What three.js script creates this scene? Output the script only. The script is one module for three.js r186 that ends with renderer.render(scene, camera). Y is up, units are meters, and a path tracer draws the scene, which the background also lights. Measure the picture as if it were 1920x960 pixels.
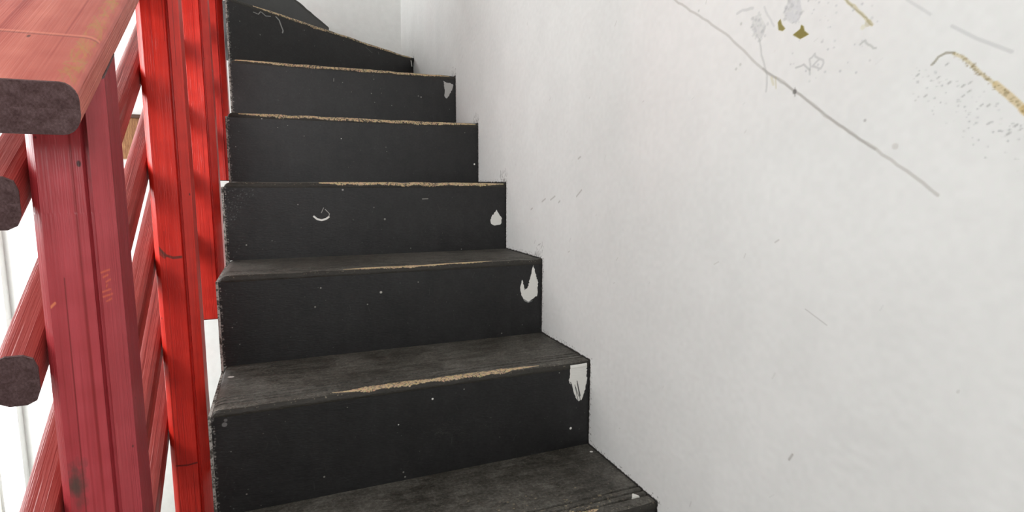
import * as THREE from 'three';
import { mergeGeometries, toCreasedNormals } from 'three/addons/utils/BufferGeometryUtils.js';
import { RectAreaLightUniformsLib } from 'three/addons/lights/RectAreaLightUniformsLib.js';
import { RoundedBoxGeometry } from 'three/addons/geometries/RoundedBoxGeometry.js';

// ---------------------------------------------------------------- camera, sky, exposure
const scene = new THREE.Scene();
const camera = new THREE.PerspectiveCamera(49.18, 2, 0.02, 60);
camera.rotation.order = 'YXZ';
camera.position.set(-0.63576, 0.60159, 0.81253);
camera.rotation.set(-0.13073, -0.39215, 0.00388);
camera.updateMatrixWorld();
scene.background = new THREE.Color().setRGB(0.97, 0.99, 1.0);      // bright overcast daylight outside the windows
scene.backgroundIntensity = 4;
RectAreaLightUniformsLib.init();
const WINDOWS = [[-2.22, -1.75, -0.9, 2.4], [-0.85, 0.35, 0.55, 1.2]];          // openings in the left wall: z0, z1, y0, y1
const FRONTWINDOW = [-1.15, -0.45, 0.8, 2.0];                                   // opening in the wall behind the camera: x0, x1, y0, y1
function daylight(w, h, at, towards) {                                          // the sky's light coming in through an opening, as large as the opening
  const l = new THREE.RectAreaLight(new THREE.Color().setRGB(0.97, 0.99, 1.0), 14, w, h);
  l.name = 'window_daylight'; l.position.set(...at); l.lookAt(...towards); scene.add(l);
}
for (const [z0, z1, y0, y1] of WINDOWS) daylight(z1 - z0, y1 - y0, [-1.84, (y0 + y1) / 2, (z0 + z1) / 2], [0, (y0 + y1) / 2, (z0 + z1) / 2]);
daylight(FRONTWINDOW[1] - FRONTWINDOW[0], FRONTWINDOW[3] - FRONTWINDOW[2], [-0.8, 1.4, 2.36], [-0.8, 1.4, 0]);
const renderer = new THREE.WebGLRenderer();
renderer.toneMapping = THREE.LinearToneMapping;
renderer.toneMappingExposure = 0.52;
renderer.shadowMap.enabled = true;

// ---------------------------------------------------------------- measures of the place (metres)
const RISE = 0.2, GO = 0.2583, W = 0.766;          // the straight flight
const BACK = -2.277, LEFT = -1.76, FRONT = 2.3, FLOOR = -1.2, TOP = 3.0;
const FIRST = -5, LAST = 5;                        // straight steps; 6 and 7 are winders

// ---------------------------------------------------------------- helpers
let seed = 1;
const rnd = () => { seed |= 0; seed = seed + 0x6D2B79F5 | 0; let t = Math.imul(seed ^ seed >>> 15, 1 | seed); t = t + Math.imul(t ^ t >>> 7, 61 | t) ^ t; return ((t ^ t >>> 14) >>> 0) / 4294967296; };
const ran = (a, b) => a + (b - a) * rnd();
const V = (x, y, z) => new THREE.Vector3(x, y, z);
function lattice(n, m) { const a = new Float32Array(n * m); for (let i = 0; i < a.length; i++) a[i] = rnd(); return a; }
function makeNoise(n = 64, m = 64) {               // tileable value noise, period n x m cells
  const a = lattice(n, m), s = (t) => t * t * (3 - 2 * t);
  return (x, y) => {
    const xi = Math.floor(x), yi = Math.floor(y), fx = s(x - xi), fy = s(y - yi);
    const x0 = ((xi % n) + n) % n, x1 = (x0 + 1) % n, y0 = ((yi % m) + m) % m, y1 = (y0 + 1) % m;
    return (a[y0 * n + x0] * (1 - fx) + a[y0 * n + x1] * fx) * (1 - fy) + (a[y1 * n + x0] * (1 - fx) + a[y1 * n + x1] * fx) * fy;
  };
}
const n1 = makeNoise(64, 64), n2 = makeNoise(128, 128), n3 = makeNoise(256, 256);
function canvas(w, h) { const c = document.createElement('canvas'); c.width = w; c.height = h; return c; }
function paint(w, h, f) {                          // f(x, y) -> [r, g, b] in sRGB 0..255
  const c = canvas(w, h), g = c.getContext('2d'), im = g.createImageData(w, h), d = im.data;
  for (let y = 0, k = 0; y < h; y++) for (let x = 0; x < w; x++, k += 4) { const v = f(x, y); d[k] = v[0]; d[k + 1] = v[1]; d[k + 2] = v[2]; d[k + 3] = 255; }
  g.putImageData(im, 0, 0);
  return c;
}
function texture(c, colour = true, wrap = THREE.RepeatWrapping) {
  const t = new THREE.CanvasTexture(c);
  if (colour) t.colorSpace = THREE.SRGBColorSpace;
  t.wrapS = t.wrapT = wrap; t.magFilter = THREE.LinearFilter;
  return t;
}
const taken = {};
function numbered(name) { const k = taken[name] = (taken[name] ?? -1) + 1; return k ? name + '_' + String(k).padStart(3, '0') : name; }
function obj(name, geometry, material, parent = scene) {
  const m = new THREE.Mesh(geometry, material);
  m.name = parent === scene ? numbered(name) : name;
  m.castShadow = m.receiveShadow = true;
  parent.add(m);
  return m;
}
function thing(name, label, category, at = [0, 0, 0]) {
  const o = new THREE.Group(); o.name = numbered(name); o.position.set(...at);
  o.userData = { label, category }; scene.add(o); return o;
}
function struct(name, label, category) {
  const o = new THREE.Group(); o.name = name; o.userData = { kind: 'structure', label, category }; scene.add(o); return o;
}
function box(x0, x1, y0, y1, z0, z1) { const g = new THREE.BoxGeometry(x1 - x0, y1 - y0, z1 - z0); g.translate((x0 + x1) / 2, (y0 + y1) / 2, (z0 + z1) / 2); return g; }
function boxUV(g, s = 1) {                         // uv in metres on every face of a box
  const p = g.attributes.position, n = g.attributes.normal, uv = g.attributes.uv;
  for (let i = 0; i < p.count; i++) {
    const ax = Math.abs(n.getX(i)), ay = Math.abs(n.getY(i));
    if (ax > 0.5) uv.setXY(i, p.getZ(i) / s, p.getY(i) / s); else if (ay > 0.5) uv.setXY(i, p.getX(i) / s, p.getZ(i) / s); else uv.setXY(i, p.getX(i) / s, p.getY(i) / s);
  }
  return g;
}

// ---------------------------------------------------------------- materials of the room
const clamp = (v) => Math.max(0, Math.min(255, v));
const wallTone = (x, y) => {                        // x, y in metres: off-white distemper, brushed and patched
  const a = n1(x * 2.3 + 7, y * 2.3) - 0.5, b = n2(x * 17, y * 13) - 0.5, c = n3(x * 120, y * 120) - 0.5, p = n1(x * 3.1 + 31, y * 2.2 + 11);
  const v = 231 + a * 6 + b * 5 + c * 4, pink = Math.max(0, p - 0.55) * 14;
  return [clamp(v - 1 + pink * 0.3), clamp(v - 0.7 - pink * 0.3), clamp(v - 3 - pink * 0.3)];
};
const WZ0 = -2.30, WZ1 = 0.62, WY0 = -0.45, WY1 = 1.75, WN = 2048;
const wx = (z) => (z - WZ0) / (WZ1 - WZ0) * WN, wy = (y) => (WY1 - y) / (WY1 - WY0) * WN, MX = WN / (WZ1 - WZ0), MY = WN / (WY1 - WY0);
const wallCanvas = paint(WN, WN, (x, y) => wallTone(x / MX, y / MY));
const wallBump = paint(1024, 1024, (x, y) => {
  const u = x / 1024, v = y / 1024, k = 128 + (n1(u * 16, v * 16) - 0.5) * 110 + (n2(u * 64, v * 64) - 0.5) * 60 + (n3(u * 256, v * 256) - 0.5) * 50;
  return [clamp(k), clamp(k), clamp(k)];
});
{ // the scuffs, scratches and chips on the stair wall, in wall coordinates (z, y)
  const g = wallCanvas.getContext('2d');
  g.save(); g.setTransform(MX, 0, 0, -MY, -WZ0 * MX, WY1 * MY); g.lineCap = 'round'; g.lineJoin = 'round';
  const line = (pts, w, col) => { g.strokeStyle = col; g.lineWidth = w; g.beginPath(); pts.forEach(([a, b], i) => i ? g.lineTo(a, b) : g.moveTo(a, b)); g.stroke(); };
  const poly = (pts, col) => { g.fillStyle = col; g.beginPath(); pts.forEach(([a, b], i) => i ? g.lineTo(a, b) : g.moveTo(a, b)); g.closePath(); g.fill(); };
  const dot = (a, b, r, col) => { g.fillStyle = col; g.beginPath(); g.arc(a, b, r, 0, 7); g.fill(); };
  const rough = (pts, step, j) => { const o = []; for (let i = 0; i + 1 < pts.length; i++) { const [a, b] = pts[i], [c, d] = pts[i + 1], n = Math.max(1, Math.round(Math.hypot(c - a, d - b) / step)); for (let k = 0; k < n; k++) o.push([a + (c - a) * k / n + ran(-j, j), b + (d - b) * k / n + ran(-j, j)]); } o.push(pts.at(-1)); return o; };
  const scratch = [[-0.021, 0.925], [-0.006, 0.910], [0.056, 0.868], [0.118, 0.827], [0.195, 0.761], [0.251, 0.723], [0.309, 0.680], [0.367, 0.641], [0.405, 0.616], [0.439, 0.590]];
  line(rough([[-0.35, 1.16], ...scratch], 0.012, 0.0012), 0.0035, 'rgba(150,146,136,0.34)');
  line(rough(scratch.slice(4, 8), 0.01, 0.0008), 0.0028, 'rgba(140,136,128,0.31)');
  const blob1 = [[0.171, 0.837], [0.183, 0.838], [0.196, 0.818], [0.193, 0.807], [0.186, 0.803], [0.175, 0.811], [0.170, 0.824]];
  const blob2 = [[0.229, 0.86], [0.231, 0.842], [0.225, 0.830], [0.227, 0.820], [0.239, 0.811], [0.250, 0.811], [0.254, 0.822], [0.250, 0.838], [0.256, 0.87]];
  poly(blob1, 'rgba(176,176,178,0.31)'); poly(blob2, 'rgba(170,172,176,0.31)');
  for (const [b, n] of [[blob1, 60], [blob2, 90]]) for (let k = 0; k < n; k++) { const p = b[Math.floor(rnd() * b.length)], q = b[Math.floor(rnd() * b.length)], t = rnd(); dot(p[0] + (q[0] - p[0]) * t + ran(-0.003, 0.003), p[1] + (q[1] - p[1]) * t + ran(-0.003, 0.003), ran(0.0008, 0.003), rnd() < 0.5 ? 'rgba(228,227,223,0.3)' : 'rgba(168,169,172,0.25)'); }
  line(rough([[0.185, 0.804], [0.193, 0.775], [0.203, 0.752], [0.203, 0.729]], 0.006, 0.0006), 0.003, 'rgba(160,160,156,0.34)');
  line(rough([[0.140, 0.849], [0.150, 0.851], [0.170, 0.849]], 0.005, 0.001), 0.004, 'rgba(170,170,170,0.31)');
  line(rough([[0.19, 0.845], [0.20, 0.83], [0.21, 0.815]], 0.004, 0.001), 0.003, 'rgba(176,176,176,0.31)');
  poly([[0.216, 0.818], [0.220, 0.822], [0.223, 0.814], [0.229, 0.807], [0.225, 0.805], [0.218, 0.808]], '#8c8148');
  poly([[0.242, 0.796], [0.253, 0.801], [0.254, 0.806], [0.258, 0.803], [0.260, 0.797], [0.267, 0.791], [0.254, 0.788]], '#867a3c');
  line(rough([[0.250, 0.753], [0.263, 0.754], [0.272, 0.746]], 0.004, 0.001), 0.0025, 'rgba(140,142,140,0.34)');
  line(rough([[0.272, 0.742], [0.271, 0.759], [0.277, 0.764], [0.292, 0.752], [0.287, 0.744], [0.277, 0.751], [0.285, 0.757]], 0.004, 0.0016), 0.0026, 'rgba(150,152,150,0.34)');
  for (let k = 0; k < 60; k++) dot(ran(0.24, 0.36), ran(0.73, 0.86), ran(0.0007, 0.002), 'rgba(150,152,156,' + ran(0.15, 0.4).toFixed(2) + ')');
  const ol = [[0.28, 0.853], [0.313, 0.822], [0.326, 0.809], [0.337, 0.797], [0.351, 0.782]];
  line(rough(ol, 0.005, 0.0008), 0.0034, 'rgba(178,164,110,0.46)'); line(rough(ol, 0.004, 0.0012), 0.0012, 'rgba(120,112,76,0.43)');
  dot(0.346, 0.785, 0.004, 'rgba(168,158,116,0.37)'); dot(0.340, 0.782, 0.003, 'rgba(200,196,150,0.31)');
  line(rough([[0.338, 0.763], [0.344, 0.766], [0.351, 0.759], [0.358, 0.755]], 0.003, 0.0012), 0.0024, 'rgba(140,142,136,0.34)');
  const ye = [[0.441, 0.732], [0.449, 0.727], [0.457, 0.719], [0.467, 0.708], [0.480, 0.696], [0.491, 0.685], [0.505, 0.670], [0.53, 0.645], [0.60, 0.57]];
  line(rough([[0.420, 0.725], [0.426, 0.732], [0.433, 0.735], [0.441, 0.733]], 0.004, 0.0005), 0.0022, 'rgba(118,112,88,0.56)');
  line(ye.slice(0, 5), 0.003, 'rgba(196,180,130,0.53)'); line(ye.slice(4), 0.0062, 'rgba(200,174,116,0.59)'); line(ye.slice(6), 0.008, 'rgba(198,166,104,0.59)');
  for (let k = 0; k < 90; k++) { const t = Math.pow(rnd(), 0.8) * 6.99, i = Math.floor(t), q = t - i, a = ye[i], b = ye[i + 1]; dot(a[0] + (b[0] - a[0]) * q + ran(-0.003, 0.002), a[1] + (b[1] - a[1]) * q + ran(-0.003, 0.002), ran(0.0005, 0.0012), 'rgba(116,98,62,' + ran(0.25, 0.6).toFixed(2) + ')'); }
  for (const [a, b] of [[0.407, 0.717], [0.428, 0.711], [0.452, 0.699], [0.458, 0.701], [0.458, 0.693], [0.453, 0.689], [0.476, 0.677], [0.478, 0.660], [0.470, 0.678], [0.495, 0.649], [0.500, 0.656], [0.504, 0.652], [0.435, 0.723], [0.417, 0.694], [0.439, 0.704]]) line([[a - 0.001, b - 0.0008], [a + 0.001, b + 0.0008]], ran(0.0012, 0.0022), 'rgba(124,124,122,0.40)');
  for (let k = 0; k < 110; k++) { const t = rnd(), a = 0.405 + t * 0.12 + ran(-0.01, 0.01); dot(a, 0.735 - t * 0.085 - Math.pow(rnd(), 1.3) * 0.05, ran(0.0004, 0.0011), 'rgba(120,122,122,' + ran(0.15, 0.4).toFixed(2) + ')'); }
  dot(0.251, 0.722, 0.0032, 'rgba(86,84,80,0.56)'); line([[0.251, 0.727], [0.252, 0.716]], 0.0015, 'rgba(100,98,92,0.50)');
  line([[0.211, 0.747], [0.215, 0.737]], 0.004, 'rgba(200,192,150,0.37)'); line([[0.218, 0.746], [0.220, 0.731]], 0.002, 'rgba(176,166,120,0.37)');
  line([[0.388, 0.799], [0.414, 0.777]], 0.003, 'rgba(186,186,188,0.37)'); line([[0.436, 0.760], [0.459, 0.743], [0.490, 0.724]], 0.0032, 'rgba(178,178,180,0.37)');
  dot(0.390, 0.643, 0.0035, 'rgba(178,170,162,0.31)'); dot(0.352, 0.675, 0.0018, 'rgba(130,126,120,0.37)');
  line([[0.291, 0.437], [0.324, 0.423]], 0.0012, 'rgba(140,138,132,0.37)'); line([[0.283, 0.222], [0.288, 0.232]], 0.003, 'rgba(130,126,118,0.37)');
  for (const [a, b, c, d] of [[-0.47, 0.558, -0.445, 0.568], [-0.335, 0.57, -0.312, 0.585], [-0.425, 0.553, -0.418, 0.557], [-0.59, 0.528, -0.58, 0.532], [-0.33, 0.656, -0.32, 0.66], [-0.52, 0.552, -0.50, 0.56]]) line([[a, b], [c, d]], 0.004, 'rgba(132,128,120,0.31)');
  for (const [a, b] of [[0.056, 0.876], [0.144, 0.770], [0.152, 0.775], [0.149, 0.833]]) dot(a, b, 0.0022, 'rgba(150,148,140,0.31)');
  for (let k = 0; k < 240; k++) { const a = ran(-2.2, 0.6), b = ran(-0.1, 1.6), l = ran(0.002, 0.012), t = ran(0.3, 1.3); line([[a, b], [a + l * Math.cos(t), b + l * Math.sin(t)]], ran(0.0006, 0.002), 'rgba(150,147,140,' + ran(0.1, 0.35).toFixed(2) + ')'); }
  // black stair paint that has run a few millimetres on to the wall along the steps
  const prof = []; for (let i = FIRST; i <= LAST; i++) { prof.push([-i * GO, (i - 1) * RISE], [-i * GO, i * RISE]); }
  prof.push([-1.985, 1.0], [-1.985, 1.2], [BACK, 1.2]);
  for (let k = 0; k < 3; k++) line(rough(prof, 0.004, 0.0022), ran(0.003, 0.006), 'rgba(44,42,40,0.9)');
  const dirt = rough(prof, 0.003, 0.0);
  for (let k = 0; k < 1500; k++) { const q = dirt[Math.floor(rnd() * dirt.length)]; dot(q[0] + ran(0, 0.012), q[1] + ran(0, 0.012), ran(0.0006, 0.0018), 'rgba(70,66,60,' + ran(0.1, 0.5).toFixed(2) + ')'); }
  for (const [i, n] of [[5, 40], [4, 50], [3, 50], [2, 34], [6, 20]]) { const cz = i === 6 ? -1.985 : -i * GO, cy = i * RISE; for (let k = 0; k < n; k++) { const a = cz + ran(-0.05, 0.006), b = cy + 0.002 + Math.pow(rnd(), 2) * 0.035; line([[a, b], [a + ran(-0.004, 0.008), b + ran(0.002, 0.012)]], ran(0.0006, 0.0016), 'rgba(76,72,66,' + ran(0.2, 0.6).toFixed(2) + ')'); } }
  g.restore();
}
const markedPlaster = new THREE.MeshStandardMaterial({ map: texture(wallCanvas, true, THREE.ClampToEdgeWrapping), bumpMap: texture(wallBump, false), bumpScale: 0.002, roughness: 0.75 });
const plainPlaster = new THREE.MeshStandardMaterial({ map: texture(paint(1024, 1024, (x, y) => wallTone(x / 1024 * 64 / 2.3 / 2.3, y / 1024 * 64 / 2.3 / 2.3))), bumpMap: texture(wallBump, false), bumpScale: 0.002, roughness: 0.75 });
const concrete = new THREE.MeshStandardMaterial({ map: texture(paint(512, 512, (x, y) => { const v = 176 + (n1(x / 8, y / 8) - 0.5) * 26 + (n2(x / 4, y / 4) - 0.5) * 20; return [v + 6, v + 2, v - 8]; })), roughness: 0.8 });
const whiteWood = new THREE.MeshStandardMaterial({ color: '#e8e6df', roughness: 0.5 });

// ---------------------------------------------------------------- the room
{
  const wr = struct('wall_right', 'off-white scuffed plaster wall beside the black stairs', 'wall');
  const main = box(0, 0.15, WY0, WY1, WZ0, WZ1), p = main.attributes.position, uv = main.attributes.uv;
  for (let i = 0; i < p.count; i++) uv.setXY(i, (p.getZ(i) - WZ0) / (WZ1 - WZ0), (p.getY(i) - WY0) / (WY1 - WY0));
  obj('plaster', main, markedPlaster, wr);
  obj('plaster', boxUV(box(0, 0.15, FLOOR, WY0, WZ0, WZ1), 3), plainPlaster, wr);
  obj('plaster', boxUV(box(0, 0.15, WY1, TOP, WZ0, WZ1), 3), plainPlaster, wr);
  obj('plaster', boxUV(box(0, 0.15, FLOOR, TOP, WZ1, FRONT), 3), plainPlaster, wr);
  const wb = struct('wall_back', 'off-white plaster wall behind the turn of the stairs', 'wall');
  obj('plaster', boxUV(box(LEFT - 0.2, 0.15, FLOOR, TOP, BACK - 0.15, BACK), 3), plainPlaster, wb);
  const wf = struct('wall_front', 'off-white plaster wall behind the camera', 'wall');
  const [fx0, fx1, fy0, fy1] = FRONTWINDOW, part = (x0, x1, y0, y1) => obj('plaster', boxUV(box(x0, x1, y0, y1, FRONT, FRONT + 0.15), 3), plainPlaster, wf);
  part(LEFT - 0.2, fx0, FLOOR, TOP); part(fx1, 0.15, FLOOR, TOP); part(fx0, fx1, FLOOR, fy0); part(fx0, fx1, fy1, TOP);
  const w3 = struct('window_3', 'white framed window behind the camera', 'window'), q0 = FRONT + 0.07, q1 = FRONT + 0.11;
  obj('frame', mergeGeometries([box(fx0, fx1, fy0, fy0 + 0.05, q0, q1), box(fx0, fx1, fy1 - 0.05, fy1, q0, q1), box(fx0, fx0 + 0.05, fy0 + 0.05, fy1 - 0.05, q0, q1), box(fx1 - 0.05, fx1, fy0 + 0.05, fy1 - 0.05, q0, q1)]), whiteWood, w3);
  obj('mullion', box((fx0 + fx1) / 2 - 0.02, (fx0 + fx1) / 2 + 0.02, fy0 + 0.05, fy1 - 0.05, q0, q1), whiteWood, w3);
  const fl = struct('floor', 'pale concrete floor below the stairs', 'floor');
  obj('slab', boxUV(box(LEFT - 0.2, 0.15, FLOOR - 0.15, FLOOR, BACK - 0.15, FRONT + 0.15), 1), concrete, fl);
  const ce = struct('ceiling', 'white ceiling above the stairs', 'ceiling');
  obj('slab', boxUV(box(LEFT - 0.2, 0.15, TOP, TOP + 0.15, BACK - 0.15, FRONT + 0.15), 3), plainPlaster, ce);
  // left wall with two tall window openings
  const wl = struct('wall_left', 'off-white window wall across the stairwell', 'wall');
    let z = BACK;
  const put = (y0, y1, z0, z1) => obj('plaster', boxUV(box(LEFT - 0.2, LEFT, y0, y1, z0, z1), 3), plainPlaster, wl);
  WINDOWS.forEach(([z0, z1, y0, y1], k) => {
    put(FLOOR, TOP, z, z0); put(FLOOR, y0, z0, z1); put(y1, TOP, z0, z1); z = z1;
    const w = struct('window_' + (k + 1), k ? 'wide white framed window beside the lower stairs' : 'tall white framed window near the back wall', 'window');
    const f = 0.05, x0 = LEFT - 0.14, x1 = LEFT - 0.09;
    obj('frame', mergeGeometries([box(x0, x1, y0, y0 + f, z0, z1), box(x0, x1, y1 - f, y1, z0, z1), box(x0, x1, y0 + f, y1 - f, z0, z0 + f), box(x0, x1, y0 + f, y1 - f, z1 - f, z1)]), whiteWood, w);
    obj('mullion', box(x0, x1, y0 + f, y1 - f, (z0 + z1) / 2 - 0.02, (z0 + z1) / 2 + 0.02), whiteWood, w);
    obj('window_sill', box(LEFT - 0.12, LEFT + 0.03, y0 - 0.03, y0, z0 - 0.03, z1 + 0.03), whiteWood, w);
  });
  put(FLOOR, TOP, z, FRONT);
}

// ---------------------------------------------------------------- black stairs
const blackTone = (x, y, base, grain) => {           // x, y in metres
  const a = n1(x * 9 + 3, y * 9) - 0.5, b = n2(x * 45, y * 45) - 0.5, c = n3(x * 260, y * 260) - 0.5;
  return base + a * grain * 0.9 + b * grain * 0.7 + c * grain;
};
const white = 'rgba(226,224,218,1)';
function riserMaterial(i) {
  const w = 1024, h = 272, ox = i * 3.7;
  const c = paint(w, h, (x, y) => { const v = blackTone(ox + x / w * W, y / h * RISE, 27, 10); const s = (n2(x / w * 60 + ox, y / h * 1.5) - 0.5) * 4; return [clamp(v + s + 0.5), clamp(v + s), clamp(v + s)]; });
  const g = c.getContext('2d'), X = (u) => u * w, Y = (v) => (1 - v) * h;
  const poly = (smooth, col = white) => { const pts = []; smooth.forEach((a, k) => { const b = smooth[(k + 1) % smooth.length], m = Math.max(1, Math.round(Math.hypot((b[0] - a[0]) * w, (b[1] - a[1]) * h) / 5)); for (let q = 0; q < m; q++) pts.push([a[0] + (b[0] - a[0]) * q / m + ran(-1.8, 1.8) / w, a[1] + (b[1] - a[1]) * q / m + ran(-1.8, 1.8) / h]); }); g.fillStyle = col; g.beginPath(); pts.forEach(([a, b], k) => k ? g.lineTo(X(a), Y(b)) : g.moveTo(X(a), Y(b))); g.closePath(); g.fill(); };
  const line = (pts, lw, col = white) => { g.strokeStyle = col; g.lineWidth = lw; g.lineCap = 'round'; g.lineJoin = 'round'; g.beginPath(); pts.forEach(([a, b], k) => k ? g.lineTo(X(a), Y(b)) : g.moveTo(X(a), Y(b))); g.stroke(); };
  const dot = (u, v, r, col = white) => { g.fillStyle = col; g.beginPath(); g.arc(X(u), Y(v), r, 0, 7); g.fill(); };
  for (let k = 0; k < 70; k++) dot(rnd(), rnd(), ran(0.6, 1.6), 'rgba(140,136,128,' + ran(0.15, 0.6).toFixed(2) + ')');
  for (let k = 0; k < 26; k++) { const u = rnd(), v = rnd(); line([[u, v], [u + ran(-0.01, 0.01), v + ran(-0.12, 0.12)]], ran(0.6, 1.4), 'rgba(110,106,100,' + ran(0.1, 0.4).toFixed(2) + ')'); }
  for (let k = 0; k < 8; k++) dot(rnd(), rnd(), ran(1.4, 2.6), 'rgba(176,172,164,0.7)');
  // chipped pale edge at the open end of the riser
  for (let k = 0; k < 90; k++) dot(ran(0, 0.006), rnd(), ran(0.8, 2.6), 'rgba(150,146,140,' + ran(0.25, 0.8).toFixed(2) + ')');
  for (let k = 0; k < 30; k++) dot(Math.abs(ran(0, 0.05)), rnd(), ran(0.6, 2), 'rgba(120,120,124,' + ran(0.15, 0.5).toFixed(2) + ')');
  if (i === 1) {
    poly([[0.934, 0.98], [0.992, 0.965], [0.993, 0.80], [0.990, 0.72], [0.985, 0.62], [0.977, 0.544], [0.967, 0.538], [0.958, 0.57], [0.950, 0.63], [0.942, 0.72], [0.931, 0.80], [0.937, 0.88]]);
    for (let k = 0; k < 9; k++) { const u = ran(0.935, 0.965); line([[u, ran(0.7, 0.78)], [u + 0.012, ran(0.5, 0.6)]], ran(1, 2.4), 'rgba(36,35,35,0.9)'); }
    dot(0.941, 0.228, 4); dot(0.027, 0.86, 6, 'rgba(120,118,116,0.8)'); dot(0.03, 0.9, 4, 'rgba(120,118,116,0.7)'); dot(0.522, 0.817, 3); dot(0.43, 0.6, 2);
    for (let k = 0; k < 120; k++) { const u = 0.55 + ran(-0.16, 0.16) * rnd(), v = 0.45 + ran(-0.3, 0.25) * rnd(); line([[u, v], [u + ran(-0.012, 0.012), v + ran(-0.03, 0.03)]], ran(0.6, 1.5), 'rgba(84,80,74,' + ran(0.15, 0.5).toFixed(2) + ')'); }
  }
  if (i === 2) {
    poly([[0.930, 0.975], [0.955, 0.965], [0.972, 0.975], [0.975, 0.947], [0.955, 0.94], [0.935, 0.935]]);
    poly([[0.969, 0.927], [0.976, 0.83], [0.988, 0.686], [0.985, 0.507], [0.970, 0.48], [0.952, 0.422], [0.938, 0.45], [0.924, 0.545], [0.920, 0.668], [0.928, 0.737], [0.938, 0.60], [0.948, 0.63], [0.960, 0.80]]);
    line([[0.935, 0.47], [0.95, 0.43], [0.965, 0.45]], 5, 'rgba(120,120,118,0.8)');
    dot(0.448, 0.705, 4, 'rgba(190,186,178,0.9)'); dot(0.271, 0.804, 2.5, 'rgba(170,166,160,0.8)');
  }
  if (i === 3) {
    poly([[0.962, 0.60], [0.972, 0.54], [0.984, 0.46], [0.983, 0.40], [0.975, 0.365], [0.955, 0.355], [0.940, 0.38], [0.934, 0.44], [0.942, 0.50], [0.952, 0.55]]);
    line([[0.278, 0.545], [0.288, 0.51], [0.303, 0.495], [0.318, 0.51], [0.327, 0.535]], 7); line([[0.327, 0.53], [0.330, 0.58], [0.316, 0.64]], 2.5, 'rgba(190,188,180,0.9)'); line([[0.303, 0.594], [0.311, 0.66]], 2.5, 'rgba(190,188,180,0.8)');
    dot(0.523, 0.49, 4, 'rgba(150,146,140,0.8)'); line([[0.665, 0.768], [0.685, 0.772]], 5, 'rgba(140,136,130,0.8)'); dot(0.252, 0.94, 3, 'rgba(170,166,160,0.8)'); dot(0.378, 0.9, 3.5, 'rgba(180,176,170,0.8)');
    for (let k = 0; k < 260; k++) { const u = Math.pow(rnd(), 1.3) * 0.09, v = ran(0.45, 1); if (u * 5 + (1 - v) < 0.62) dot(u, v, ran(0.7, 2.2), 'rgba(112,112,114,' + ran(0.2, 0.6).toFixed(2) + ')'); }
  }
  if (i === 4) { dot(0.984, 0.315, 4); dot(0.413, 0.674, 2); dot(0.12, 0.93, 2.5); }
  if (i === 5) {
    poly([[0.940, 0.90], [0.955, 0.86], [0.972, 0.87], [0.99, 0.84], [0.985, 0.75], [0.972, 0.66], [0.955, 0.573], [0.943, 0.62], [0.946, 0.74]], 'rgba(184,182,178,0.9)');
    dot(0.827, 0.573, 4, 'rgba(120,118,114,0.9)'); dot(0.814, 0.59, 3, 'rgba(120,118,114,0.9)'); line([[0.423, 0.75], [0.424, 0.80]], 3, 'rgba(130,128,124,0.9)'); dot(0.591, 0.584, 3, 'rgba(130,128,124,0.9)');
  }
  if (i === 6) {
    const grey = 'rgba(150,150,148,0.9)';
    line([[0.10, 0.88], [0.12, 0.87], [0.13, 0.93], [0.15, 0.88], [0.17, 0.90]], 4, grey); line([[0.183, 0.98], [0.195, 0.92], [0.207, 0.88], [0.214, 0.80], [0.222, 0.72], [0.219, 0.68]], 6, grey);
    line([[0.976, 0.985], [0.985, 0.80]], 7); line([[0.66, 0.9], [0.70, 0.82]], 3, 'rgba(110,108,106,0.7)'); line([[0.74, 0.88], [0.745, 0.83]], 3, 'rgba(110,108,106,0.7)');
  }
  return new THREE.MeshPhysicalMaterial({ map: texture(c, true, THREE.ClampToEdgeWrapping), bumpMap: fineBump, bumpScale: 0.0003, roughness: 0.48, specularIntensity: 0.8 });
}
const fineBump = texture(paint(512, 512, (x, y) => { const k = 128 + (n2(x / 4, y / 4) - 0.5) * 90 + (n3(x / 2, y / 2) - 0.5) * 70 + (n1(x / 8, y / 8) - 0.5) * 60; return [k, k, k]; }), false);
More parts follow.
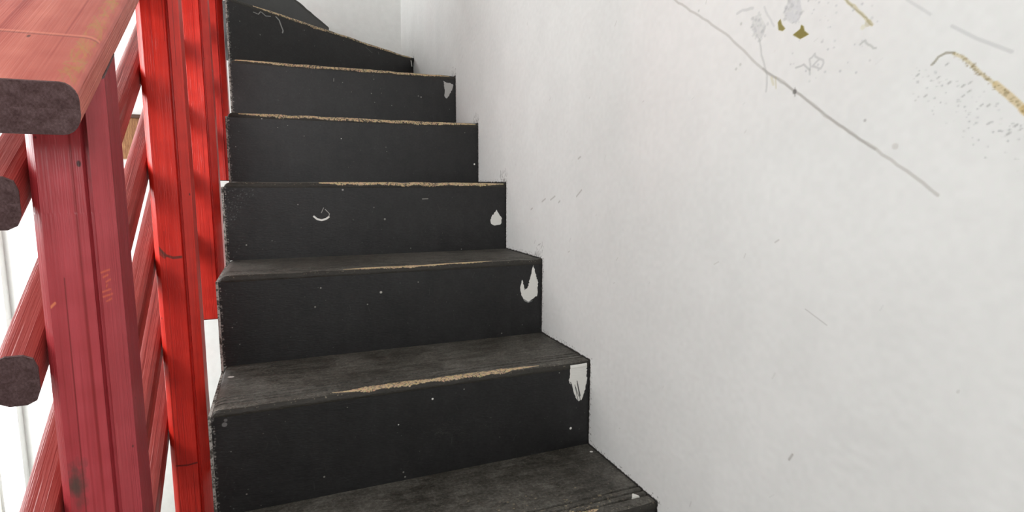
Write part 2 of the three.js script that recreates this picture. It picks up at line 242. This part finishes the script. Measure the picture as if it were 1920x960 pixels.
// u: along the nosing, v: arc length from the foot of the nosing to the back (0 .. TREADARC metres)
const TREADARC = 0.31;
function treadMaterial(i) {
  const w = 1024, h = 416, ox = i * 5.3, X = (u) => u * w, Y = (s) => h - s / TREADARC * h;
  const c = paint(w, h, (x, y) => {
    const s = (h - y) / h * TREADARC, u = x / w;
    let v = blackTone(ox + u * W, s, 66, 32);
    v += (n2(u * 14 + ox, s * 160) - 0.5) * 16 + (rnd() - 0.5) * 34;   // scuffing along the step, gritty
    const lip = s < 0.014 ? 1 : 0;
    if (lip) v = blackTone(ox + u * W, s, 38, 8);
    return [clamp(v + 2), clamp(v - 1), clamp(v - 7)];
  });
  const g = c.getContext('2d');
  const dot = (u, s, r, col) => { g.fillStyle = col; g.beginPath(); g.arc(X(u), Y(s), r, 0, 7); g.fill(); };
  for (let k = 0; k < 800; k++) dot(rnd(), ran(0.03, TREADARC), ran(0.6, 1.9), 'rgba(150,142,128,' + ran(0.15, 0.55).toFixed(2) + ')');
  for (let k = 0; k < 60; k++) dot(rnd(), ran(0.02, TREADARC), ran(1.5, 4), 'rgba(22,21,21,' + ran(0.3, 0.7).toFixed(2) + ')');
  // paint worn off the nosing, down to pale wood
  const [u0, u1, s0, s1, strength] = { 0: [0.45, 0.85, 0.012, 0.05, 0.35], 1: [0.27, 0.84, 0.012, 0.030, 1], 2: [0.34, 0.82, 0.012, 0.026, 1], 3: [0.30, 0.99, 0.004, 0.020, 1], 4: [0.04, 0.99, 0.003, 0.016, 0.9], 5: [0.02, 0.97, 0.003, 0.016, 0.9], 6: [0.1, 0.98, 0.003, 0.015, 0.6] }[i] ?? [0.3, 0.8, 0.012, 0.028, 0.7];
  for (let k = 0; k < 2600; k++) {
    const t = rnd(), u = u0 + (u1 - u0) * t, edge = Math.min(1, Math.min(t, 1 - t) * 7) * (0.5 + n1(u * 30 + ox, 5) * 0.8), mid = (s0 + s1) / 2, half = (s1 - s0) / 2 * edge;
    if (rnd() > strength) continue;
    dot(u, mid + ran(-half, half), ran(1, 3), 'rgba(' + [ran(176, 206), ran(152, 180), ran(116, 142)].map(Math.round).join(',') + ',' + ran(0.35, 0.9).toFixed(2) + ')');
  }
  for (let k = 0; k < 240; k++) dot(rnd(), ran(0.008, 0.026), ran(0.8, 2), 'rgba(160,148,128,' + ran(0.15, 0.6).toFixed(2) + ')');
  if (i === 1) { g.fillStyle = white; g.fillRect(X(0.936), Y(0.009), X(0.056), Y(0) - Y(0.009) + 1); dot(0.027, 0.21, 7, white); dot(0.022, 0.213, 5, white); }
  if (i === 0) { g.fillStyle = white; g.beginPath(); g.moveTo(X(0.955), Y(0.045)); g.lineTo(X(0.968), Y(0.06)); g.lineTo(X(0.982), Y(0.042)); g.lineTo(X(0.97), Y(0.035)); g.fill(); dot(0.985, 0.25, 5, white); for (let k = 0; k < 1100; k++) dot(0.64 + ran(-0.36, 0.34) * Math.sqrt(rnd()), 0.04 + Math.abs(ran(-0.06, 0.14)) * rnd(), ran(0.8, 3.4), 'rgba(' + (rnd() < 0.3 ? '178,160,130' : '110,102,92') + ',' + ran(0.2, 0.7).toFixed(2) + ')'); }
  return new THREE.MeshPhysicalMaterial({ map: texture(c, true, THREE.ClampToEdgeWrapping), bumpMap: fineBump, bumpScale: 0.0012, roughness: 0.6, specularIntensity: 0.8 });
}
// a tread swept along its front edge L -> R; back(t) gives the plan point behind; top at y
function treadGeometry(L, R, back, y, grooves, steps = 24) {
  const lip = 0.013, rad = 0.008, prof = [[0.004, -lip - 0.008], [0, -lip]];
  for (let k = 0; k <= 5; k++) { const a = k / 5 * Math.PI / 2; prof.push([rad - rad * Math.cos(a), -rad + rad * Math.sin(a)]); }
  if (grooves) for (const d of [0.026, 0.042, 0.058]) prof.push([d, 0], [d + 0.001, -0.004], [d + 0.005, -0.004], [d + 0.006, 0]);
  const ts = [0, 0.004, 0.010, 0.016, 0.024]; for (let k = 1; k <= steps; k++) ts.push(0.024 + (1 - 0.024) * k / steps);
  const pos = [], uv = [], idx = [], n = prof.length + 2;
  ts.forEach((t) => {
    const e = Math.max(0, 1 - t * W / 0.018), drop = 0.013 * (1 - Math.sqrt(1 - e * e));
    const fx = L[0] + (R[0] - L[0]) * t, fz = L[1] + (R[1] - L[1]) * t, [bx, bz] = back(t), len = Math.hypot(bx - fx, bz - fz), ux = (bx - fx) / len, uz = (bz - fz) / len;
    let s = 0, last = null;
    const pts = prof.map(([d, hh]) => [Math.min(d, len * 0.8), hh]); pts.push([len, 0], [len, -lip - 0.008]);
    pts.forEach(([d, hh], k) => {
      if (last) s += Math.hypot(d - last[0], hh - last[1]); last = [d, hh];
      const wob = k > 1 && k < 8 ? (n1(t * 22 + y * 40, 3) - 0.5) * 0.003 : 0;
      pos.push(fx + ux * (d + drop * 0.4), y + (hh > -lip ? hh - drop + wob : hh), fz + uz * (d + drop * 0.4)); uv.push(t, Math.min(1, Math.max(0, (s - 0.009) / TREADARC)));
    });
  });
  for (let j = 0; j + 1 < ts.length; j++) for (let k = 0; k < n; k++) { const a = j * n + k, b = j * n + (k + 1) % n, c = a + n, d = b + n; idx.push(a, c, b, b, c, d); }
  const cap = (j, flip) => { for (let k = 1; k + 1 < n; k++) flip ? idx.push(j * n, j * n + k + 1, j * n + k) : idx.push(j * n, j * n + k, j * n + k + 1); };
  cap(0, false); cap(ts.length - 1, true);
  const g = new THREE.BufferGeometry();
  g.setAttribute('position', new THREE.Float32BufferAttribute(pos, 3)); g.setAttribute('uv', new THREE.Float32BufferAttribute(uv, 2)); g.setIndex(idx);
  return toCreasedNormals(g, 0.7);
}
function riserGeometry(L, R, y0, y1) {
  const len = Math.hypot(R[0] - L[0], R[1] - L[1]), h = y1 - y0 - 0.013, g = new THREE.BoxGeometry(len, h, 0.02, 1, 1, 1), uv = g.attributes.uv;
  for (let i = 0; i < uv.count; i++) uv.setY(i, uv.getY(i) * h / (y1 - y0));
  g.translate(0, 0, -0.0105);
  const tilt = (R[1] - L[1]) / (R[0] - L[0] || 1), p = g.attributes.position;
  for (let i = 0; i < p.count; i++) if (p.getX(i) > 0) p.setX(i, p.getX(i) + p.getZ(i) * Math.max(-2.5, tilt) * -1);
  g.rotateY(Math.atan2(-(R[1] - L[1]), R[0] - L[0])); g.translate((L[0] + R[0]) / 2, y0 + h / 2, (L[1] + R[1]) / 2);
  return g;
}
const stairs = thing('staircase', 'black painted staircase with worn nosings and chipped risers', 'staircase');
const lower = riserMaterial(0), lowerTread = treadMaterial(-1);
for (let i = FIRST; i <= LAST; i++) {
  const z = -i * GO, L = [-W, z], R = [-0.001, z];
  obj('riser', riserGeometry(L, R, (i - 1) * RISE, i * RISE), i > 0 ? riserMaterial(i) : lower, stairs);
  const back = i < LAST ? (t) => [-W + t * (W - 0.001), z - GO - 0.01] : (t) => [-W + t * (W - 0.001), -1.33 - t * 0.665];
  obj('tread', treadGeometry(L, R, back, i * RISE, i < 3), i >= 0 ? treadMaterial(i) : lowerTread, stairs);
}
{ // winders round the turn
  const L6 = [-W, -1.312], R6 = [-0.001, -1.985], L7 = [-W + 0.006, -1.325], R7 = [-0.366, BACK + 0.001], LE = -W - 0.004;
  obj('riser', riserGeometry(L6, R6, 1.0, 1.2), riserMaterial(6), stairs);
  obj('tread', treadGeometry(L6, R6, (t) => t < 0.6 ? [L7[0] + (R7[0] - L7[0]) * t / 0.6, L7[1] - 0.01 + (R7[1] - L7[1]) * t / 0.6] : [R7[0] * (1 - (t - 0.6) / 0.4) - 0.001, BACK + 0.001], 1.2, false, 40), treadMaterial(6), stairs);
  obj('riser', riserGeometry(L7, R7, 1.2, 1.38), riserMaterial(7), stairs);
  obj('tread', treadGeometry(L7, R7, (t) => [LE, -1.41 + (BACK + 0.001 + 1.41) * t], 1.38, false), treadMaterial(7), stairs);
}
{ // open side of the stairs: a thin pale stepped board under the tread ends, chipped along its edge
  const s = new THREE.Shape();                      // in (-z, y)
  s.moveTo(FIRST * GO - 0.001, FLOOR);
  for (let i = FIRST; i <= LAST; i++) { s.lineTo(i * GO - 0.001, i * RISE - 0.012); s.lineTo((i < LAST ? (i + 1) * GO : 1.31) - 0.001, i * RISE - 0.012); }
  s.lineTo(1.31, 1.19); s.lineTo(1.40, 1.19); s.lineTo(1.40, 0.78); s.lineTo(1.2, 0.70); s.lineTo(FIRST * GO + 0.35, FLOOR);
  s.closePath();
  const g = new THREE.ExtrudeGeometry(s, { depth: 0.005, bevelEnabled: false }); g.rotateY(Math.PI / 2); g.translate(-W - 0.005, 0, 0);
  obj('stringer', g, new THREE.MeshStandardMaterial({ map: texture(paint(512, 512, (x, y) => { const k = n2(x / 3, y / 3) * 0.6 + n3(x, y) * 0.4, v = k > 0.52 ? 168 : k > 0.4 ? 120 : 66; return [v, v - 4, v - 10]; })), roughness: 0.8 }), stairs);
}

// ---------------------------------------------------------------- red balustrade
// a prism along +z from a closed profile; u runs round the profile, v along the length, both in metres; returns [sides, both ends]
function prism(profile, len) {
  const n = profile.length, pos = [], uv = [], idx = [], seg = Math.max(2, Math.round(len / 0.08)); let s = 0;
  for (let k = 0; k <= n; k++) {
    const [x, y] = profile[k % n];
    if (k) s += Math.hypot(x - profile[k - 1][0], y - profile[k - 1][1]);
    for (let j = 0; j <= seg; j++) { const z = len * j / seg, wob = 1 + (n1(z * 9 + x * 7 + len, k * 0.01) - 0.5) * 0.02; pos.push(x * wob, y * wob, z); uv.push(s, z); }
  }
  for (let k = 0; k < n; k++) for (let j = 0; j < seg; j++) { const a = k * (seg + 1) + j, b = a + seg + 1; idx.push(a, b, a + 1, b, b + 1, a + 1); }
  const g = new THREE.BufferGeometry();
  g.setAttribute('position', new THREE.Float32BufferAttribute(pos, 3)); g.setAttribute('uv', new THREE.Float32BufferAttribute(uv, 2)); g.setIndex(idx);
  const sh = new THREE.Shape(profile.map(([x, y]) => new THREE.Vector2(x, y)));
  const e0 = new THREE.ExtrudeGeometry(sh, { depth: 0.002, bevelEnabled: false }), e1 = e0.clone(); e0.translate(0, 0, -0.0018); e1.translate(0, 0, len - 0.0002);
  return [toCreasedNormals(g, 0.5), e0, e1];
}
function roundRect(w, h, r, seg = 4) {               // counter-clockwise, starting at the bottom right
  const p = [];
  [[w / 2 - r, -h / 2 + r, -90], [w / 2 - r, h / 2 - r, 0], [-w / 2 + r, h / 2 - r, 90], [-w / 2 + r, -h / 2 + r, 180]].forEach(([x, y, a]) => { for (let k = 0; k <= seg; k++) { const t = (a + 90 * k / seg) * Math.PI / 180; p.push([x + r * Math.cos(t), y + r * Math.sin(t)]); } });
  return p;
}
function redWood(seedShift, base, marks, w = 512, h = 1536, mu = 0.3, mv = 1.5) {   // covers mu x mv metres; grain along v
  const c = paint(w, h, (x, y) => {
    const u = x / w, v = y / h * mv;
    const broad = n1(u * 16 + seedShift, v * 2 + seedShift) - 0.5, fine = n2(u * 64, v * 4 + seedShift * 3) - 0.5, hair = n3(u * 256, v * 6 + seedShift) - 0.5, mott = n2(u * 18 + seedShift, v * 60) - 0.5;
    let k = 1 + broad * 0.24 + fine * 0.14 + hair * 0.08 + mott * 0.14;
    const crack = n2(u * 64 + 17, v * 2 + seedShift * 2); if (crack > 0.86) k *= 1 - (crack - 0.86) * 3.2;
    return [clamp(base[0] * (0.55 + 0.45 * k)), clamp(base[1] * k), clamp(base[2] * k)];
  });
  const g = c.getContext('2d'), line = (pts, lw, col) => { g.strokeStyle = col; g.lineWidth = lw; g.lineCap = 'round'; g.beginPath(); pts.forEach(([a, b], k) => k ? g.lineTo(a / mu * w, h - b / mv * h) : g.moveTo(a / mu * w, h - b / mv * h)); g.stroke(); };
  const dot = (a, b, r, col) => { g.fillStyle = col; g.beginPath(); g.arc(a / mu * w, h - b / mv * h, r, 0, 7); g.fill(); };
  for (let k = 0; k < 26; k++) { const a = rnd() * mu, b = rnd() * mv, l = ran(0.05, 0.45); line([[a, b], [a + ran(-0.002, 0.002), b + l]], ran(0.8, 1.8), 'rgba(96,18,18,' + ran(0.3, 0.7).toFixed(2) + ')'); }
  for (let k = 0; k < 22; k++) { const a = rnd() * mu, b = rnd() * mv; line([[a, b], [a + ran(-0.001, 0.001), b + ran(0.01, 0.12)]], ran(0.6, 1.4), 'rgba(226,130,120,' + ran(0.2, 0.5).toFixed(2) + ')'); }
  for (let k = 0; k < 14; k++) dot(rnd() * mu, rnd() * mv, ran(0.8, 2.2), 'rgba(60,22,20,0.7)');
  marks?.(line, dot);
  const t = texture(c); t.repeat.set(1 / mu, 1 / mv);
  return t;
}
const woodBump = texture(paint(512, 512, (x, y) => { const k = 128 + (n3(x / 2, y / 128) - 0.5) * 60 + (n2(x / 4, y / 32) - 0.5) * 70 + (n2(x / 4, y / 4) - 0.5) * 24; return [k, k, k]; }), false);
woodBump.repeat.set(1 / 0.15, 1 / 0.6);
const redMaterial = (map, rough = 0.34) => new THREE.MeshPhysicalMaterial({ map, bumpMap: woodBump, bumpScale: 0.0008, roughness: rough, specularIntensity: 1 });
const dullRed = [170, 58, 64], brightRed = [220, 50, 38];
const endWood = new THREE.MeshStandardMaterial({ map: texture(paint(256, 256, (x, y) => { const v = (n2(x / 4, y / 4) - 0.5) * 26 + (n3(x, y) - 0.5) * 22 + (n1(x / 24, y / 10) - 0.5) * 24; return [clamp(94 + v), clamp(70 + v), clamp(70 + v)]; })), roughness: 0.8 });
endWood.map.repeat.set(12, 12);

const rail = thing('balustrade', 'red painted wooden balustrade with square posts and sloping bars', 'balustrade');
const slope = 0.657, SL = Math.atan(slope), PW = 0.067, PX = -0.8245;
const railUnder = (z) => 0.644 + (0.2 - z) * 0.657;
const POSTZ = [0.1085, -0.4335, -0.975, -1.50], BOTTOM = [-0.63, -0.2, 0.215, 0.605];
POSTZ.forEach((z, k) => {
  const y0 = BOTTOM[k], y1 = railUnder(z) + 0.012, h = PW / 2, prof = [[-h + 0.009, -h], [-h + 0.046, -h], [-h + 0.0475, -h + 0.007], [-h + 0.0505, -h + 0.007], [-h + 0.052, -h + 0.001], [h - 0.002, -h + 0.010], [h, -h + 0.013], [h, h - 0.006], [h - 0.006, h], [-h + 0.006, h], [-h, h - 0.006], [-h, -h + 0.010], [-h + 0.0005, -h + 0.0088], [-h + 0.008, -h + 0.0006]];
  const [sides, ...ends] = prism(prof, y1 - y0);
  for (const g of [sides, ...ends]) { g.rotateX(-Math.PI / 2); }   // length now up, profile y -> -z
  { // the head is cut to the slope of the handrail
    const p = sides.attributes.position, len = y1 - y0;
    for (let q = 0; q < p.count; q++) if (p.getY(q) > len - 0.04) p.setY(q, p.getY(q) - p.getZ(q) * 0.657);
    const e = ends[1].attributes.position; for (let q = 0; q < e.count; q++) e.setY(q, e.getY(q) - e.getZ(q) * 0.657);
  }
  // u along the perimeter: 0 .. 0.037 is the front face from left to right, then the groove and the bevelled strip
  const marks = k === 0 ? (line, dot) => {
    const at = (y) => y - y0;
    for (let q = 0; q < 130; q++) dot(0.006 + ran(-0.011, 0.011) * rnd(), at(0.292) + ran(-0.03, 0.03) * rnd(), ran(2, 6), 'rgba(84,58,56,0.13)');
    line([[0, at(0.478)], [0.004, at(0.482)]], 3, 'rgba(232,140,90,0.8)');
    for (let q = 0; q < 7; q++) line([[0.056 + ran(-0.003, 0.003), at(0.48 + q * 0.005)], [0.060 + ran(-0.003, 0.003), at(0.482 + q * 0.005)]], 2, 'rgba(222,110,70,0.7)');
    dot(0.034, at(0.618), 3, 'rgba(60,14,16,0.9)');
  } : k === 1 ? (line, dot) => {
    const at = (y) => y - y0;
    line([[0, at(0.478)], [0.008, at(0.464)], [0.022, at(0.458)], [0.036, at(0.459)]], 5, 'rgba(96,52,44,0.8)');
    line([[0, at(0.472)], [0.008, at(0.463)]], 12, 'rgba(110,60,50,0.6)');
    line([[0, at(0.045)], [0.02, at(0.043)], [0.037, at(0.045)]], 3, 'rgba(100,30,28,0.8)');
  } : null;
  const post = obj('post', sides, redMaterial(redWood(k * 3.1 + 1, k === 0 ? dullRed : brightRed, marks)), rail);
  post.position.set(PX, y0, z);
  for (const e of ends) obj('end_grain', e, endWood, post);
  obj('spacer', box(PX + PW / 2 - 0.004, -W - 0.004, y0 + 0.02, y0 + 0.12, z - 0.02, z + 0.02), new THREE.MeshStandardMaterial({ color: '#3a2420', roughness: 0.8 }), rail);
});
function sloping(name, profile, x, y, z, len, material, tilt = SL, yaw = 0) {   // starts at (x, y, z), runs up the stairs
  const [sides, ...ends] = prism(profile, len);
  for (const g of [sides, ends[0]]) { const p = g.attributes.position; for (let q = 0; q < p.count; q++) if (p.getZ(q) < 0.04) p.setZ(q, p.getZ(q) + p.getY(q) * Math.tan(SL)); }   // the foot is cut plumb
  const m = obj(name, sides, material, rail), a = new THREE.Matrix4().makeRotationY(-yaw).multiply(new THREE.Matrix4().makeBasis(V(-1, 0, 0), V(0, Math.cos(tilt), Math.sin(tilt)), V(0, Math.sin(tilt), -Math.cos(tilt))));
  m.quaternion.setFromRotationMatrix(a); m.position.set(x, y, z);
  for (const e of ends) obj('end_grain', e, endWood, m);
  return m;
}
const barMaps = [0, 1, 2].map((k) => redMaterial(redWood(k * 7.7 + 20, [156, 60, 55], null, 256, 1536, 0.16, 2.2)));
for (let k = 0; k < 6; k++) sloping('bar', roundRect(0.036, 0.041, 0.011, 2), -0.878, 0.581 - k * 0.17, 0.152, 2.0, barMaps[k % 3]);
{
  const map = redWood(51, [202, 106, 92], (line, dot) => {
    // top right edge rubbed down to an ochre strip; a joint line across
    for (let q = 0; q < 1100; q++) { const b = rnd() * 2.2; line([[0.142 + ran(-0.008, 0.009), b], [0.142 + ran(-0.008, 0.009), b + ran(0.005, 0.03)]], ran(1, 3), 'rgba(' + [ran(176, 200), ran(128, 148), ran(66, 88)].map(Math.round).join(',') + ',' + ran(0.15, 0.5).toFixed(2) + ')'); }
    line([[0.06, 0.115], [0.15, 0.115]], 4, 'rgba(226,140,118,0.8)'); line([[0.06, 0.112], [0.15, 0.112]], 2, 'rgba(140,60,54,0.6)');
  }, 512, 1536, 0.3, 2.2);
  sloping('handrail', roundRect(0.114, 0.037, 0.0135, 5), -0.850, 0.664, 0.205, 2.1, redMaterial(map, 0.45), SL, 0.012);
}

// ---------------------------------------------------------------- behind the bars
{
  const b = thing('wooden_box', 'small brown wooden box on far wall glimpsed between red bars', 'box', [-1.25, 0.70, BACK]);
  const brown = new THREE.MeshStandardMaterial({ map: texture(paint(256, 256, (x, y) => { const v = (n2(x / 3, y / 30) - 0.5) * 50 + (n3(x, y / 6) - 0.5) * 24; return [clamp(140 + v), clamp(96 + v), clamp(58 + v * 0.8)]; })), roughness: 0.6 });
  obj('body', new RoundedBoxGeometry(0.14, 0.18, 0.09, 2, 0.004).translate(0, 0.09, 0.045), brown, b);
  obj('lid', new RoundedBoxGeometry(0.16, 0.016, 0.105, 2, 0.004).translate(0, 0.187, 0.0525), new THREE.MeshStandardMaterial({ color: '#4a2c1c', roughness: 0.6 }), b);
}
renderer.render(scene, camera);
